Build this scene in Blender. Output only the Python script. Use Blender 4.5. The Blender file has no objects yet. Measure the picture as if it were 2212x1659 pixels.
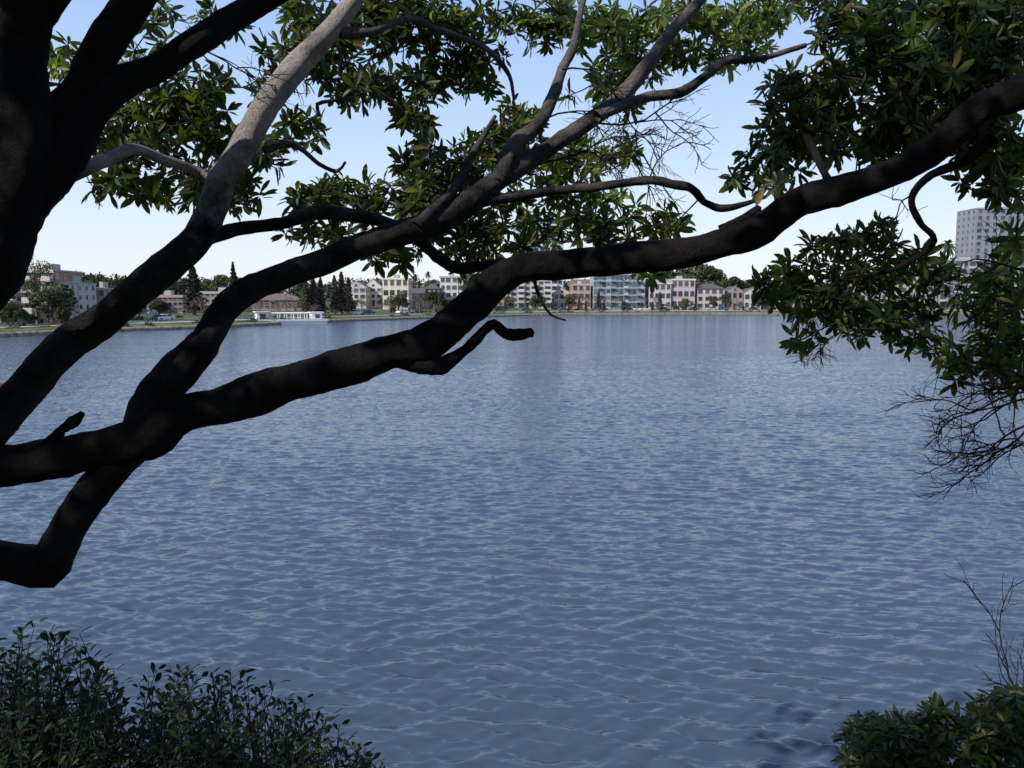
import bpy, math, random
import numpy as np
from mathutils import Vector
random.seed(11); rng=np.random.default_rng(11)
sc=bpy.context.scene
COL=sc.collection
TH=math.radians(6.1); FL=1720.0
EYE=np.array([0,0,6.0])
# sun direction (towards the sun)
S=np.array([-0.62,-0.50,0.60]); S/=np.linalg.norm(S)

def unproject(a,b,D):
    """image pixel coordinates + chosen depth along Y, through the camera -> world metres"""
    u=(a-1106)/FL; v=(829.5-b)/FL
    dy=math.cos(TH)+v*math.sin(TH); dz=v*math.cos(TH)-math.sin(TH)
    k=D/dy
    return np.array([u*k,D,6.0+dz*k])

# ------------------------------------------------------------ materials
def nt(name):
    m=bpy.data.materials.new(name); m.use_nodes=True
    n=m.node_tree.nodes; l=m.node_tree.links
    return m,n,l,n['Principled BSDF'],n['Material Output']
def mat(name,c,rough=.8,var=.25,scale=1.0,bump=0.0,bscale=None,metal=0.0,island=0.0,spec=.3):
    m,n,l,p,o=nt(name)
    p.inputs['Roughness'].default_value=rough; p.inputs['Metallic'].default_value=metal
    p.inputs['Specular IOR Level'].default_value=spec
    tc=n.new('ShaderNodeTexCoord'); nz=n.new('ShaderNodeTexNoise')
    nz.inputs['Scale'].default_value=scale; nz.inputs['Detail'].default_value=4
    l.new(tc.outputs['Object'],nz.inputs['Vector'])
    r=n.new('ShaderNodeValToRGB'); r.color_ramp.elements[0].position=.3; r.color_ramp.elements[1].position=.7
    r.color_ramp.elements[0].color=tuple(x*(1-var) for x in c)+(1,)
    r.color_ramp.elements[1].color=tuple(min(1,x*(1+var)) for x in c)+(1,)
    l.new(nz.outputs['Fac'],r.inputs['Fac'])
    col=r.outputs['Color']
    if island>0:
        g=n.new('ShaderNodeNewGeometry'); mr=n.new('ShaderNodeMapRange')
        mr.inputs['To Min'].default_value=1-island; mr.inputs['To Max'].default_value=1+island
        l.new(g.outputs['Random Per Island'],mr.inputs['Value'])
        mx=n.new('ShaderNodeVectorMath'); mx.operation='SCALE'
        l.new(col,mx.inputs[0]); l.new(mr.outputs[0],mx.inputs['Scale']); col=mx.outputs[0]
    l.new(col,p.inputs['Base Color'])
    return m
def bark(name,dark,pale,thr,up=None):
    m,n,l,p,o=nt(name)
    p.inputs['Roughness'].default_value=.92; p.inputs['Specular IOR Level'].default_value=.1
    g=n.new('ShaderNodeNewGeometry'); pos=g.outputs['Position']
    a=n.new('ShaderNodeTexNoise'); a.inputs['Scale'].default_value=6; a.inputs['Detail'].default_value=7; a.inputs['Roughness'].default_value=.7
    l.new(pos,a.inputs['Vector'])
    def ramp(d,q,t):
        r=n.new('ShaderNodeValToRGB'); r.color_ramp.elements[0].position=t-.12; r.color_ramp.elements[1].position=t+.14
        r.color_ramp.elements[0].color=d+(1,); r.color_ramp.elements[1].color=q+(1,); l.new(a.outputs['Fac'],r.inputs['Fac']); return r.outputs[0]
    col=ramp(dark,pale,thr)
    if up:  # lighter colours mixed in with height, painting sunlight on upper limbs
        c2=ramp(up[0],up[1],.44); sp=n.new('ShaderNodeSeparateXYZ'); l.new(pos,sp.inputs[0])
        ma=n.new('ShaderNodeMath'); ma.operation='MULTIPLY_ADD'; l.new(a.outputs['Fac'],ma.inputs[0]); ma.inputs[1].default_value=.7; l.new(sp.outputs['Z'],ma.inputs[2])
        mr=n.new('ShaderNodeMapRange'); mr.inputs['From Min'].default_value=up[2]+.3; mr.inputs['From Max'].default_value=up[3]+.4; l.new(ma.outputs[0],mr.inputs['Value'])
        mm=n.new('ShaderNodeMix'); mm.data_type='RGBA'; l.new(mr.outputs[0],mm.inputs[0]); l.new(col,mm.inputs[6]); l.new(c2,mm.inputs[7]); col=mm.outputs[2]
    v=n.new('ShaderNodeTexVoronoi'); v.inputs['Scale'].default_value=70
    l.new(pos,v.inputs['Vector'])
    r2=n.new('ShaderNodeValToRGB'); r2.color_ramp.elements[0].position=.14; r2.color_ramp.elements[1].position=.26
    r2.color_ramp.elements[0].color=(.35,.3,.28,1); r2.color_ramp.elements[1].color=(1,1,1,1)
    l.new(v.outputs['Distance'],r2.inputs['Fac'])
    mx=n.new('ShaderNodeMix'); mx.data_type='RGBA'; mx.blend_type='MULTIPLY'; mx.inputs[0].default_value=.85
    l.new(col,mx.inputs[6]); l.new(r2.outputs[0],mx.inputs[7]); l.new(mx.outputs[2],p.inputs['Base Color'])
    f=n.new('ShaderNodeTexNoise'); f.inputs['Scale'].default_value=40; f.inputs['Detail'].default_value=7; f.inputs['Roughness'].default_value=.75
    l.new(pos,f.inputs['Vector'])
    b=n.new('ShaderNodeBump'); b.inputs['Strength'].default_value=1.0; b.inputs['Distance'].default_value=.03
    l.new(f.outputs['Fac'],b.inputs['Height']); l.new(b.outputs[0],p.inputs['Normal'])
    return m
def leafmat(name,stops,trans,tcol,rough=.38,spec=.4):
    m,n,l,p,o=nt(name)
    p.inputs['Roughness'].default_value=rough; p.inputs['Specular IOR Level'].default_value=spec
    g=n.new('ShaderNodeNewGeometry'); r=n.new('ShaderNodeValToRGB')
    l.new(g.outputs['Random Per Island'],r.inputs['Fac'])
    while len(r.color_ramp.elements)<len(stops): r.color_ramp.elements.new(.5)
    for e,(pos,c) in zip(r.color_ramp.elements,stops): e.position=pos; e.color=c+(1,)
    l.new(r.outputs[0],p.inputs['Base Color'])
    if trans<=0: return m
    t=n.new('ShaderNodeBsdfTranslucent')
    mm=n.new('ShaderNodeMix'); mm.data_type='RGBA'; mm.blend_type='MIX'; mm.inputs[0].default_value=.6
    l.new(r.outputs[0],mm.inputs[6]); mm.inputs[7].default_value=tcol+(1,); l.new(mm.outputs[2],t.inputs['Color'])
    mx=n.new('ShaderNodeMixShader'); mx.inputs[0].default_value=trans
    l.new(p.outputs[0],mx.inputs[1]); l.new(t.outputs[0],mx.inputs[2]); l.new(mx.outputs[0],o.inputs['Surface'])
    return m
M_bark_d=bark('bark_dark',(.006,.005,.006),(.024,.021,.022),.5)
M_bark_p=bark('bark_lit_top',(.010,.009,.009),(.05,.043,.042),.5,((.19,.16,.15),(.50,.44,.42),6.30,6.62))  # sunlight on the upper limb painted as paler colour above a height
M_bark_m=bark('bark_mid_lit_top',(.010,.009,.009),(.055,.047,.046),.54,((.035,.03,.03),(.19,.165,.16),6.4,7.0))  # lit grey of the higher middle limbs put into the colour by height
M_twig=mat('twig_bark',(.03,.024,.022),.9,.4,20,spec=.1)
M_leaf=leafmat('leaf_green',[(0,(.006,.014,.004)),(.55,(.014,.028,.007)),(.9,(.034,.055,.012)),(.965,(.13,.12,.03)),(1,(.13,.065,.03))],.22,(.34,.46,.05),.45,.25)
M_leaf_lit=leafmat('leaf_backlit',[(0,(.026,.048,.010)),(.5,(.06,.09,.018)),(.85,(.12,.15,.028)),(1,(.22,.2,.04))],.42,(.5,.64,.08),.45,.25)  # brighter yellow-green paints sun shining through the leaves into their colour
M_leaf_s=leafmat('shrub_leaf',[(0,(.006,.015,.006)),(.6,(.014,.030,.011)),(1,(.04,.06,.024))],.1,(.15,.25,.06),.6,.12)
M_ftree=[leafmat('tree_green_a',[(0,(.022,.034,.018)),(1,(.065,.08,.04))],0,(.1,.15,.04),.8,.2),
         leafmat('tree_green_b',[(0,(.04,.058,.025)),(1,(.11,.125,.055))],0,(.12,.18,.04),.8,.2),
         leafmat('conifer_green',[(0,(.018,.028,.018)),(1,(.05,.062,.038))],0,(.08,.1,.05),.8,.2),
         leafmat('conifer_brown',[(0,(.05,.04,.032)),(1,(.10,.08,.06))],0,(.12,.1,.08),.8,.2)]
M_far_bark=mat('far_bark',(.12,.09,.08),.9,.3,2)
M_bare=mat('bare_twigs',(.17,.115,.11),.9,.2,2)
M_glass=mat('window_glass',(.05,.06,.075),.15,.3,.3,island=.6,spec=.4)
M_bglass=mat('blue_glass',(.085,.115,.13),.25,.3,.3,island=.6,spec=.4)
M_white=mat('white_paint',(.72,.72,.70),.6,.06,.5)
M_roofd=mat('roof_dark',(.10,.09,.09),.85,.2,1.5)
M_roofr=mat('roof_red',(.26,.10,.07),.85,.2,1.5)
M_roofb=mat('roof_brown',(.17,.12,.10),.85,.2,1.5)
M_door=mat('door_paint',(.10,.06,.05),.6,.1,1)
M_asph=mat('asphalt',(.05,.05,.052),.9,.2,.5)
M_conc=mat('concrete',(.38,.37,.34),.85,.12,.4)
M_stone=mat('bank_stone',(.2,.17,.13),.9,.45,1.2)
M_metal=mat('lamp_metal',(.06,.08,.07),.5,.1,2,metal=.4)
M_rubber=mat('rubber',(.02,.02,.02),.8,.1,2)
M_cglass=mat('car_glass',(.02,.025,.03),.08,.1,2,spec=.6)

# ------------------------------------------------------------ mesh helpers
def fast_mesh(name,V,Q,T=None,mats=(),smooth=False,parent=None,mi=None):
    V=np.asarray(V,dtype=np.float32); Q=np.asarray(Q,dtype=np.int32).reshape(-1,4)
    T=np.zeros((0,3),np.int32) if T is None else np.asarray(T,dtype=np.int32).reshape(-1,3)
    me=bpy.data.meshes.new(name)
    me.vertices.add(len(V)); me.vertices.foreach_set('co',V.ravel())
    L=np.concatenate([Q.ravel(),T.ravel()])
    me.loops.add(len(L)); me.loops.foreach_set('vertex_index',L)
    st=np.concatenate([np.arange(len(Q))*4,len(Q)*4+np.arange(len(T))*3]).astype(np.int32)
    me.polygons.add(len(st)); me.polygons.foreach_set('loop_start',st)
    me.update(calc_edges=True)
    if smooth: me.polygons.foreach_set('use_smooth',np.ones(len(st),bool))
    for m in mats: me.materials.append(m)
    if mi is not None: me.polygons.foreach_set('material_index',np.asarray(mi,np.int32))
    me.update()
    ob=bpy.data.objects.new(name,me); COL.objects.link(ob)
    if parent: ob.parent=parent
    return ob
def empty(name,loc=(0,0,0),yaw=0):
    e=bpy.data.objects.new(name,None); COL.objects.link(e); e.location=loc; e.rotation_euler=(0,0,yaw); e.empty_display_size=.5
    return e
class Mb:
    def __init__(s): s.v=[]; s.f=[]
    def add(s,vs,fs):
        o=len(s.v); s.v+=[tuple(v) for v in vs]; s.f+=[tuple(i+o for i in f) for f in fs]
    def box(s,x0,x1,y0,y1,z0,z1):
        s.add([(x0,y0,z0),(x1,y0,z0),(x1,y1,z0),(x0,y1,z0),(x0,y0,z1),(x1,y0,z1),(x1,y1,z1),(x0,y1,z1)],
              [(0,3,2,1),(4,5,6,7),(0,1,5,4),(1,2,6,5),(2,3,7,6),(3,0,4,7)])
    def gable(s,x0,x1,y0,y1,z0,z1,axis='x'):
        if axis=='x':
            ym=(y0+y1)/2
            s.add([(x0,y0,z0),(x1,y0,z0),(x1,y1,z0),(x0,y1,z0),(x0,ym,z1),(x1,ym,z1)],[(0,1,5,4),(2,3,4,5),(0,4,3),(1,2,5),(0,3,2,1)])
        elif axis=='y':
            xm=(x0+x1)/2
            s.add([(x0,y0,z0),(x1,y0,z0),(x1,y1,z0),(x0,y1,z0),(xm,y0,z1),(xm,y1,z1)],[(0,1,4),(1,2,5,4),(2,3,5),(3,0,4,5),(0,3,2,1)])
        else:
            ym=(y0+y1)/2; k=min((x1-x0),(y1-y0))*.42
            s.add([(x0,y0,z0),(x1,y0,z0),(x1,y1,z0),(x0,y1,z0),(x0+k,ym,z1),(x1-k,ym,z1)],[(0,1,5,4),(1,2,5),(2,3,4,5),(3,0,4),(0,3,2,1)])
    def cyl(s,x,y,z0,z1,r0,r1,n=10,axis='z'):
        vs=[]
        for z,r in((z0,r0),(z1,r1)):
            for i in range(n):
                a=2*math.pi*i/n
                p=(x+r*math.cos(a),y+r*math.sin(a),z)
                if axis=='y': p=(x+r*math.cos(a),z,y+r*math.sin(a))
                vs.append(p)
        s.add(vs,[(i,(i+1)%n,n+(i+1)%n,n+i) for i in range(n)]+[tuple(range(n-1,-1,-1)),tuple(range(n,2*n))])
    def mesh(s,name,m):
        me=bpy.data.meshes.new(name); me.from_pydata(s.v,[],s.f); me.materials.append(m); me.update(); return me
    def obj(s,name,m,parent=None):
        if not s.v: return
        ob=bpy.data.objects.new(name,s.mesh(name,m)); COL.objects.link(ob); ob.parent=parent; return ob

# ------------------------------------------------------------ lake outline + terrain
raw=np.array([(-80,124),(-73,147),(-62,160),(-55,180),(-47,206),(-32,232),(-12,262),(16,293),(60,307),(110,313),(200,316),(235,300),
 (240,200),(190,90),(120,30),(60,9),(20,7),(-20,7),(-50,9),(-85,30),(-95,80)],float)
P=raw.copy()
for _ in range(2):
    Pn=np.roll(P,-1,0); P=np.stack([P*.75+Pn*.25,P*.25+Pn*.75],1).reshape(-1,2)
seg=np.linalg.norm(np.roll(P,-1,0)-P,axis=1); cum=np.concatenate([[0],np.cumsum(seg)])
Pc=np.vstack([P,P[:1]]); NL=420
tt=np.linspace(0,cum[-1],NL,endpoint=False)
LP=np.stack([np.interp(tt,cum,Pc[:,0]),np.interp(tt,cum,Pc[:,1])],1)
tan=np.roll(LP,-2,0)-np.roll(LP,2,0); tan/=np.linalg.norm(tan,axis=1)[:,None]
OUT=np.stack([tan[:,1],-tan[:,0]],1); cen=LP.mean(0)
if ((LP-cen)*OUT).sum()<0: OUT=-OUT
RAD=(LP-cen)/np.linalg.norm(LP-cen,axis=1)[:,None]
RR=[-6,-1.5,-.3,0,.5,1.0,2,3,4.2,5.6,7,10,12,21,24,35,55,90,140,220,350,600,1200,4000]
FH=[-2,-.6,-.1,.05,.55,.8,.95,1.0,1.05,1.1,1.15,1.25,1.3,1.3,1.5,2.0,2.8,4.5,7,10,13,16,20,24]
NH=[-2,-.6,-.1,.05,.4,.8,1.6,2.4,3.3,4.2,4.4,4.5,4.5,4.5,4.5,4.5,4.6,5,6,8,9,10,12,14]
def ground_z(x,y):
    x=np.atleast_1d(np.asarray(x,float)); y=np.atleast_1d(np.asarray(y,float)); out=np.zeros(len(x))
    for i in range(len(x)):
        d2=(LP[:,0]-x[i])**2+(LP[:,1]-y[i])**2; k=int(d2.argmin())
        v=np.array([x[i],y[i]])-LP[k]; d=math.sqrt(d2[k]); 
        sg=1 if v@OUT[k]>0 else -1
        d=d*sg
        n=min(1,max(0,(25-LP[k,1])/12.))
        out[i]=np.interp(d,RR,FH)*(1-n)+np.interp(d,RR,NH)*n
    return out
V=[]
for d in RR:
    t=min(1,max(0,(d-60)/300)); dr=OUT*(1-t)+RAD*t; dr/=np.linalg.norm(dr,axis=1)[:,None]
    q=LP+dr*d
    if d==0: q=q+rng.normal(0,.12,q.shape)
    n=np.clip((25-LP[:,1])/12.,0,1)
    z=np.interp(d,RR,FH)*(1-n)+np.interp(d,RR,NH)*n
    if d>50: z=z+1.2*np.sin(q[:,0]*.013+1)+1.0*np.sin(q[:,0]*.031)
    V.append(np.column_stack([q,z]))
V=np.vstack(V); Q=[]
for j in range(len(RR)-1):
    a=np.arange(NL); b=(a+1)%NL
    Q.append(np.stack([j*NL+a,j*NL+b,(j+1)*NL+b,(j+1)*NL+a],1))
Q=np.vstack(Q)
mg,n,l,p,o=nt('grass_and_earth')
p.inputs['Roughness'].default_value=.95; p.inputs['Specular IOR Level'].default_value=.1
g=n.new('ShaderNodeNewGeometry'); sp=n.new('ShaderNodeSeparateXYZ'); l.new(g.outputs['Position'],sp.inputs[0])
nz=n.new('ShaderNodeTexNoise'); nz.inputs['Scale'].default_value=.12; nz.inputs['Detail'].default_value=8; l.new(g.outputs['Position'],nz.inputs['Vector'])
r=n.new('ShaderNodeValToRGB'); r.color_ramp.elements[0].position=.35; r.color_ramp.elements[1].position=.65
r.color_ramp.elements[0].color=(.06,.085,.03,1); r.color_ramp.elements[1].color=(.15,.15,.07,1); l.new(nz.outputs['Fac'],r.inputs['Fac'])
n3=n.new('ShaderNodeTexNoise'); n3.inputs['Scale'].default_value=1.5; n3.inputs['Detail'].default_value=6; l.new(g.outputs['Position'],n3.inputs['Vector'])
r3=n.new('ShaderNodeValToRGB'); r3.color_ramp.elements[0].color=(.06,.055,.04,1); r3.color_ramp.elements[1].color=(.24,.2,.15,1); l.new(n3.outputs['Fac'],r3.inputs['Fac'])
mr=n.new('ShaderNodeMapRange'); mr.inputs['From Min'].default_value=.7; mr.inputs['From Max'].default_value=.9; l.new(sp.outputs['Z'],mr.inputs['Value'])
mx=n.new('ShaderNodeMix'); mx.data_type='RGBA'; l.new(mr.outputs[0],mx.inputs[0]); l.new(r3.outputs[0],mx.inputs[6]); l.new(r.outputs[0],mx.inputs[7])
l.new(mx.outputs[2],p.inputs['Base Color'])
fast_mesh('ground',V,Q,mats=[mg],smooth=True)
# road, kerbs, footpath round the far side
idx=[i for i in range(NL) if LP[i,1]>100]
k0=[i for i in range(1,len(idx)) if (idx[i]-idx[i-1])!=1]
if k0: idx=idx[k0[0]:]+idx[:k0[0]]
def strip(name,d0,d1,dz,m,up=0):
    vs=[];q=[]
    for i in idx:
        a=LP[i]+OUT[i]*d0; b=LP[i]+OUT[i]*d1
        za=np.interp(d0,RR,FH)+dz; zb=np.interp(d1,RR,FH)+dz
        if up: vs+= [(a[0],a[1],za-.2),(a[0],a[1],za+up),(b[0],b[1],zb+up),(b[0],b[1],zb-.2)]
        else: vs+=[(a[0],a[1],za),(b[0],b[1],zb)]
    w=4 if up else 2
    for j in range(len(idx)-1):
        for c in range(w-1): q.append((j*w+c,j*w+c+1,(j+1)*w+c+1,(j+1)*w+c))
    return fast_mesh(name,vs,q,mats=[m])
strip('road',12.3,20.7,.03,M_asph); strip('kerb',12.0,12.3,.0,M_conc,.14); strip('kerb',20.7,21.0,.0,M_conc,.14)
strip('footpath',7.0,9.5,.05,M_conc); strip('road_marking',16.4,16.55,.036,M_white)
strip('stone_bank_edge',-.05,.35,.0,M_stone,.4)

# ------------------------------------------------------------ water
ys=[3.5]
while ys[-1]<335: ys.append(ys[-1]*1.0042+.003)
ys=np.array(ys); nc=620
u=np.linspace(-1,1,nc); hw=(.85*ys+5)
X=u[None,:]*hw[:,None]; Y=np.repeat(ys[:,None],nc,1)
spc=np.maximum(np.gradient(ys),0)[:,None]*np.ones((1,nc)); spc=np.maximum(spc,(hw/nc*2)[:,None]*.45)
Z=np.zeros_like(X)
for i in range(110):
    lam=.16*(1.0/.16)**(rng.random()**1.15); k=2*math.pi/lam
    th=math.radians(rng.choice([-58,-116,-90,-108])+rng.normal(0,10))
    ak=.040 if lam<.5 else .025
    att=np.clip((lam/spc-1.9)/2.0,0,1)
    ph=k*(X*math.cos(th)+Y*math.sin(th))+rng.random()*6.28
    ph=ph+.9*np.sin(X*.31+Y*.53+i*1.7)+.6*np.sin(X*.83-Y*.4+i)
    Z+=ak/k*att*(np.sin(ph)+.3*np.cos(2*ph))
gust=.85+.3*np.sin(X*.11+Y*.23)*np.sin(Y*.09-X*.05+1)
Z*=gust
VW=np.stack([X,Y,Z],-1).reshape(-1,3)
a=np.arange(len(ys)-1)[:,None]*nc+np.arange(nc-1)[None,:]
QW=np.stack([a,a+1,a+nc+1,a+nc],-1).reshape(-1,4)
mw,n,l,p,o=nt('lake_water')
p.inputs['Base Color'].default_value=(.052,.074,.112,1); p.inputs['Roughness'].default_value=.12; p.inputs['IOR'].default_value=1.33
p.inputs['Specular IOR Level'].default_value=.5
g=n.new('ShaderNodeNewGeometry')
def wn(sx,sy,sc_,det,rot):
    mp=n.new('ShaderNodeMapping'); mp.inputs['Scale'].default_value=(sx,sy,1); mp.inputs['Rotation'].default_value=(0,0,rot)
    l.new(g.outputs['Position'],mp.inputs['Vector'])
    t=n.new('ShaderNodeTexNoise'); t.inputs['Scale'].default_value=sc_; t.inputs['Detail'].default_value=det; l.new(mp.outputs[0],t.inputs['Vector'])
    s=n.new('ShaderNodeVectorMath'); s.operation='SUBTRACT'; l.new(t.outputs['Color'],s.inputs[0]); s.inputs[1].default_value=(.5,.5,.5); return t,s
t1,s1=wn(.7,2.3,4.0,3,.15)
t2,s2=wn(.03,.25,1,3,0)
# wave slope: the mesh carries it near the bank, unresolved ripples carry it further out
ln_=n.new('ShaderNodeVectorMath'); ln_.operation='LENGTH'; l.new(g.outputs['Position'],ln_.inputs[0])
md=n.new('ShaderNodeMapRange'); md.inputs['From Min'].default_value=12; md.inputs['From Max'].default_value=60; md.inputs['To Min'].default_value=.8; md.inputs['To Max'].default_value=1.9; l.new(ln_.outputs['Value'],md.inputs['Value'])
m1=n.new('ShaderNodeVectorMath'); m1.operation='MULTIPLY'; l.new(s1.outputs[0],m1.inputs[0]); m1.inputs[1].default_value=(.5,1.0,0)
mr=n.new('ShaderNodeMapRange'); mr.inputs['From Min'].default_value=.3; mr.inputs['From Max'].default_value=.7; mr.inputs['To Min'].default_value=.75; mr.inputs['To Max'].default_value=1.25
l.new(t2.outputs['Fac'],mr.inputs['Value'])
mk=n.new('ShaderNodeMath'); mk.operation='MULTIPLY'; l.new(mr.outputs[0],mk.inputs[0]); l.new(md.outputs[0],mk.inputs[1])
m2=n.new('ShaderNodeVectorMath'); m2.operation='SCALE'; l.new(m1.outputs[0],m2.inputs[0]); l.new(mk.outputs[0],m2.inputs['Scale'])
ad=n.new('ShaderNodeVectorMath'); ad.operation='ADD'; l.new(m2.outputs[0],ad.inputs[0]); l.new(g.outputs['Normal'],ad.inputs[1])
nn=n.new('ShaderNodeVectorMath'); nn.operation='NORMALIZE'; l.new(ad.outputs[0],nn.inputs[0]); l.new(nn.outputs[0],p.inputs['Normal'])
fast_mesh('lake_water',VW,QW,mats=[mw],smooth=True)

# ------------------------------------------------------------ tubes / twigs / leaves
class Tube:
    def __init__(s): s.V=[];s.Q=[];s.n=0
    def sweep(s,P,R,ns=10,knob=0.0):
        P=np.asarray(P,float); R=np.asarray(R,float); N=len(P)
        T=np.gradient(P,axis=0); T/=np.linalg.norm(T,axis=1)[:,None]+1e-9
        a=np.array([0,0,1.]) if abs(T[0,2])<.9 else np.array([1.,0,0])
        b=np.cross(T[0],a); b/=np.linalg.norm(b); B=[]
        for i in range(N):
            b=b-(b@T[i])*T[i]; b/=np.linalg.norm(b)+1e-9; B.append(b)
        B=np.array(B); C=np.cross(T,B)
        an=np.linspace(0,2*np.pi,ns,endpoint=False)
        rr=np.repeat(R[:,None],ns,1)
        if knob>0:
            sarc=np.concatenate([[0],np.cumsum(np.linalg.norm(np.diff(P,axis=0),axis=1))])[:,None]
            p0,p1,p2,p3=rng.random(4)*6.28
            f=1+knob*(np.sin(9*sarc+p0+an)+.8*np.sin(17*sarc+p1-2*an)+.6*np.sin(31*sarc+p2+3*an)+.7*np.sin(5*sarc+p3)+.5*np.sin(57*sarc+p1+4*an))
            f+=rng.normal(0,knob*.55,f.shape)
            rr=rr*f
        V=P[:,None,:]+rr[:,:,None]*(np.cos(an)[None,:,None]*B[:,None,:]+np.sin(an)[None,:,None]*C[:,None,:])
        V=V.reshape(-1,3)
        i=np.arange(N-1)[:,None]*ns+np.arange(ns)[None,:]; j=np.arange(N-1)[:,None]*ns+(np.arange(ns)+1)[None,:]%ns
        Q=np.stack([i,j,j+ns,i+ns],-1).reshape(-1,4)
        V=np.vstack([V,P[-1:]+T[-1:]*R[-1]*.6]); m=len(V)-1; base=(N-1)*ns
        cap=np.array([(base+k,base+(k+1)%ns,m) for k in range(ns)])
        s.caps=getattr(s,'caps',[]); s.caps.append(cap+s.n)
        s.V.append(V); s.Q.append(Q+s.n); s.n+=len(V)
    def obj(s,name,m,parent=None):
        if s.n: return fast_mesh(name,np.vstack(s.V),np.vstack(s.Q),np.vstack(s.caps),mats=[m],smooth=True,parent=parent)
def catmull(P,step):
    P=np.asarray(P,float); Pp=np.vstack([2*P[0]-P[1],P,2*P[-1]-P[-2]]); out=[]
    for i in range(1,len(Pp)-2):
        p0,p1,p2,p3=Pp[i-1:i+3]; L=np.linalg.norm(p2[:3]-p1[:3]); m=max(2,int(L/step))
        for t in np.arange(m)/m:
            out.append(.5*((2*p1)+(-p0+p2)*t+(2*p0-5*p1+4*p2-p3)*t*t+(-p0+3*p1-3*p2+p3)*t**3))
    out.append(P[-1]); return np.array(out)
class Leaves:
    def __init__(s): s.O=[];s.X=[];s.Z=[];s.L=[];s.W=[]
    def one(s,o,x,z,L,W): s.O.append(o);s.X.append(x);s.Z.append(z);s.L.append(L);s.W.append(W)
    def rosette(s,pos,ax,k,L,wr=.3):
        ax=ax/(np.linalg.norm(ax)+1e-9)
        b=np.cross(ax,[.3,.5,.81]); b/=np.linalg.norm(b)+1e-9; c=np.cross(ax,b)
        ph=rng.random()*6.28
        for i in range(k):
            f=ph+i*2.4+rng.normal(0,.2); th=math.radians(rng.uniform(38,105))
            d=math.cos(th)*ax+math.sin(th)*(math.cos(f)*b+math.sin(f)*c); d=d+np.array([0,0,-.22]); d/=np.linalg.norm(d)
            nn_=ax-(ax@d)*d+rng.normal(0,.25,3); nn_-=(nn_@d)*d; nn_/=np.linalg.norm(nn_)+1e-9
            l_=L*rng.uniform(.6,1.2)
            s.one(pos-ax*rng.uniform(0,.04)+d*.006,d,nn_,l_,l_*wr*rng.uniform(.85,1.15))
    def obj(s,name,m,parent=None):
        O=np.array(s.O);X=np.array(s.X);Z=np.array(s.Z);L=np.array(s.L);W=np.array(s.W);Yv=np.cross(Z,X)
        cur=rng.uniform(.0,.35,len(O))
        pts=[(0,0,0)]
        for t,w in((.22,.28),(.55,.5),(.82,.36)):
            pts+=[(t,w,.05),(t,0,0),(t,-w,.05)]
        pts.append((1,0,0)); pts=np.array(pts)
        T=pts[:,0][None,:]; zz=(pts[:,2][None,:]-cur[:,None]*T**2)
        V=O[:,None,:]+(L[:,None]*T)[:,:,None]*X[:,None,:]+(W[:,None]*pts[:,1][None,:])[:,:,None]*Yv[:,None,:]+(L[:,None]*zz)[:,:,None]*Z[:,None,:]
        n_=len(O); off=(np.arange(n_)*11)[:,None,None]
        q=np.array([(1,2,5,4),(2,3,6,5),(4,5,8,7),(5,6,9,8)]); t=np.array([(0,2,1),(0,3,2),(7,8,10),(8,9,10)])
        return fast_mesh(name,V.reshape(-1,3),(q[None]+off).reshape(-1,4),(t[None]+off).reshape(-1,3),mats=[m],smooth=True,parent=parent)

# ------------------------------------------------------------ the near tree
tree=empty('broadleaf_tree',(-3.4,2.9,3.3))
def child(ob):
    if ob: ob.parent=tree; ob.matrix_parent_inverse=tree.matrix_basis.inverted()
    return ob
bpy.context.view_layer.update()
TD,TP,TM,TW=Tube(),Tube(),Tube(),Tube()
skel=[]
def limb(tube,pts,knob=.035,ns=16,addskel=True,step=.025):
    n_=len(pts); idd=[i for i,p in enumerate(pts) if len(p)>3]; Ds=np.interp(range(n_),idd,[pts[i][3] for i in idd])
    W=[]
    for p_,D in zip(pts,Ds):
        w=unproject(p_[0],p_[1],D); W.append((*w,p_[2]*D/FL))
    C=catmull(W,step); tube.sweep(C[:,:3],np.maximum(C[:,3],.002),ns,knob)
    if addskel:
        skel.extend(C[::3,:3])
    return C
# trunk
W=np.array([(-3.45,2.85,3.0,.36),(-3.42,2.88,3.5,.27),(-3.4,2.9,4.2,.24),(-3.36,2.9,4.9,.235),(-3.3,2.9,5.4,.22),(-3.2,2.9,5.7,.2)])
C=catmull(W,.05); TD.sweep(C[:,:3],C[:,3],24,.03)
limb(TD,[(-850,1150,85,2.9),(-400,1060,62),(-150,1025,52),(0,1008,46,3.05),(120,988,44),(200,972,42),(265,958,47),(325,944,52,3.1),(370,905,45),(420,886,41),(490,872,42),(560,848,46),(620,830,40),(700,808,40,3.3),(780,782,41),(850,757,38),(900,750,42),(950,722,40),(1020,663,38,3.45),(1070,612,35),(1130,578,32),(1250,570,30,3.5),(1330,562,33),(1400,554,33),(1480,545,34),(1550,527,31,3.4),(1640,500,34),(1720,440,32),(1820,408,31,3.2),(1920,375,29),(2020,322,31),(2090,258,34,3.0),(2150,220,34),(2230,190,36),(2400,130,34,2.9),(2650,20,30,2.8),(2850,-90,22,2.8)],.04,24)
limb(TD,[(-850,1340,80,2.9),(-400,1230,60),(-120,1200,50),(0,1212,42,3.0),(55,1220,43),(100,1228,44,3.05),(125,1180,40),(155,1125,38),(195,1068,37),(240,1018,38),(290,965,38,3.12)],.04,22,False)
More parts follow.
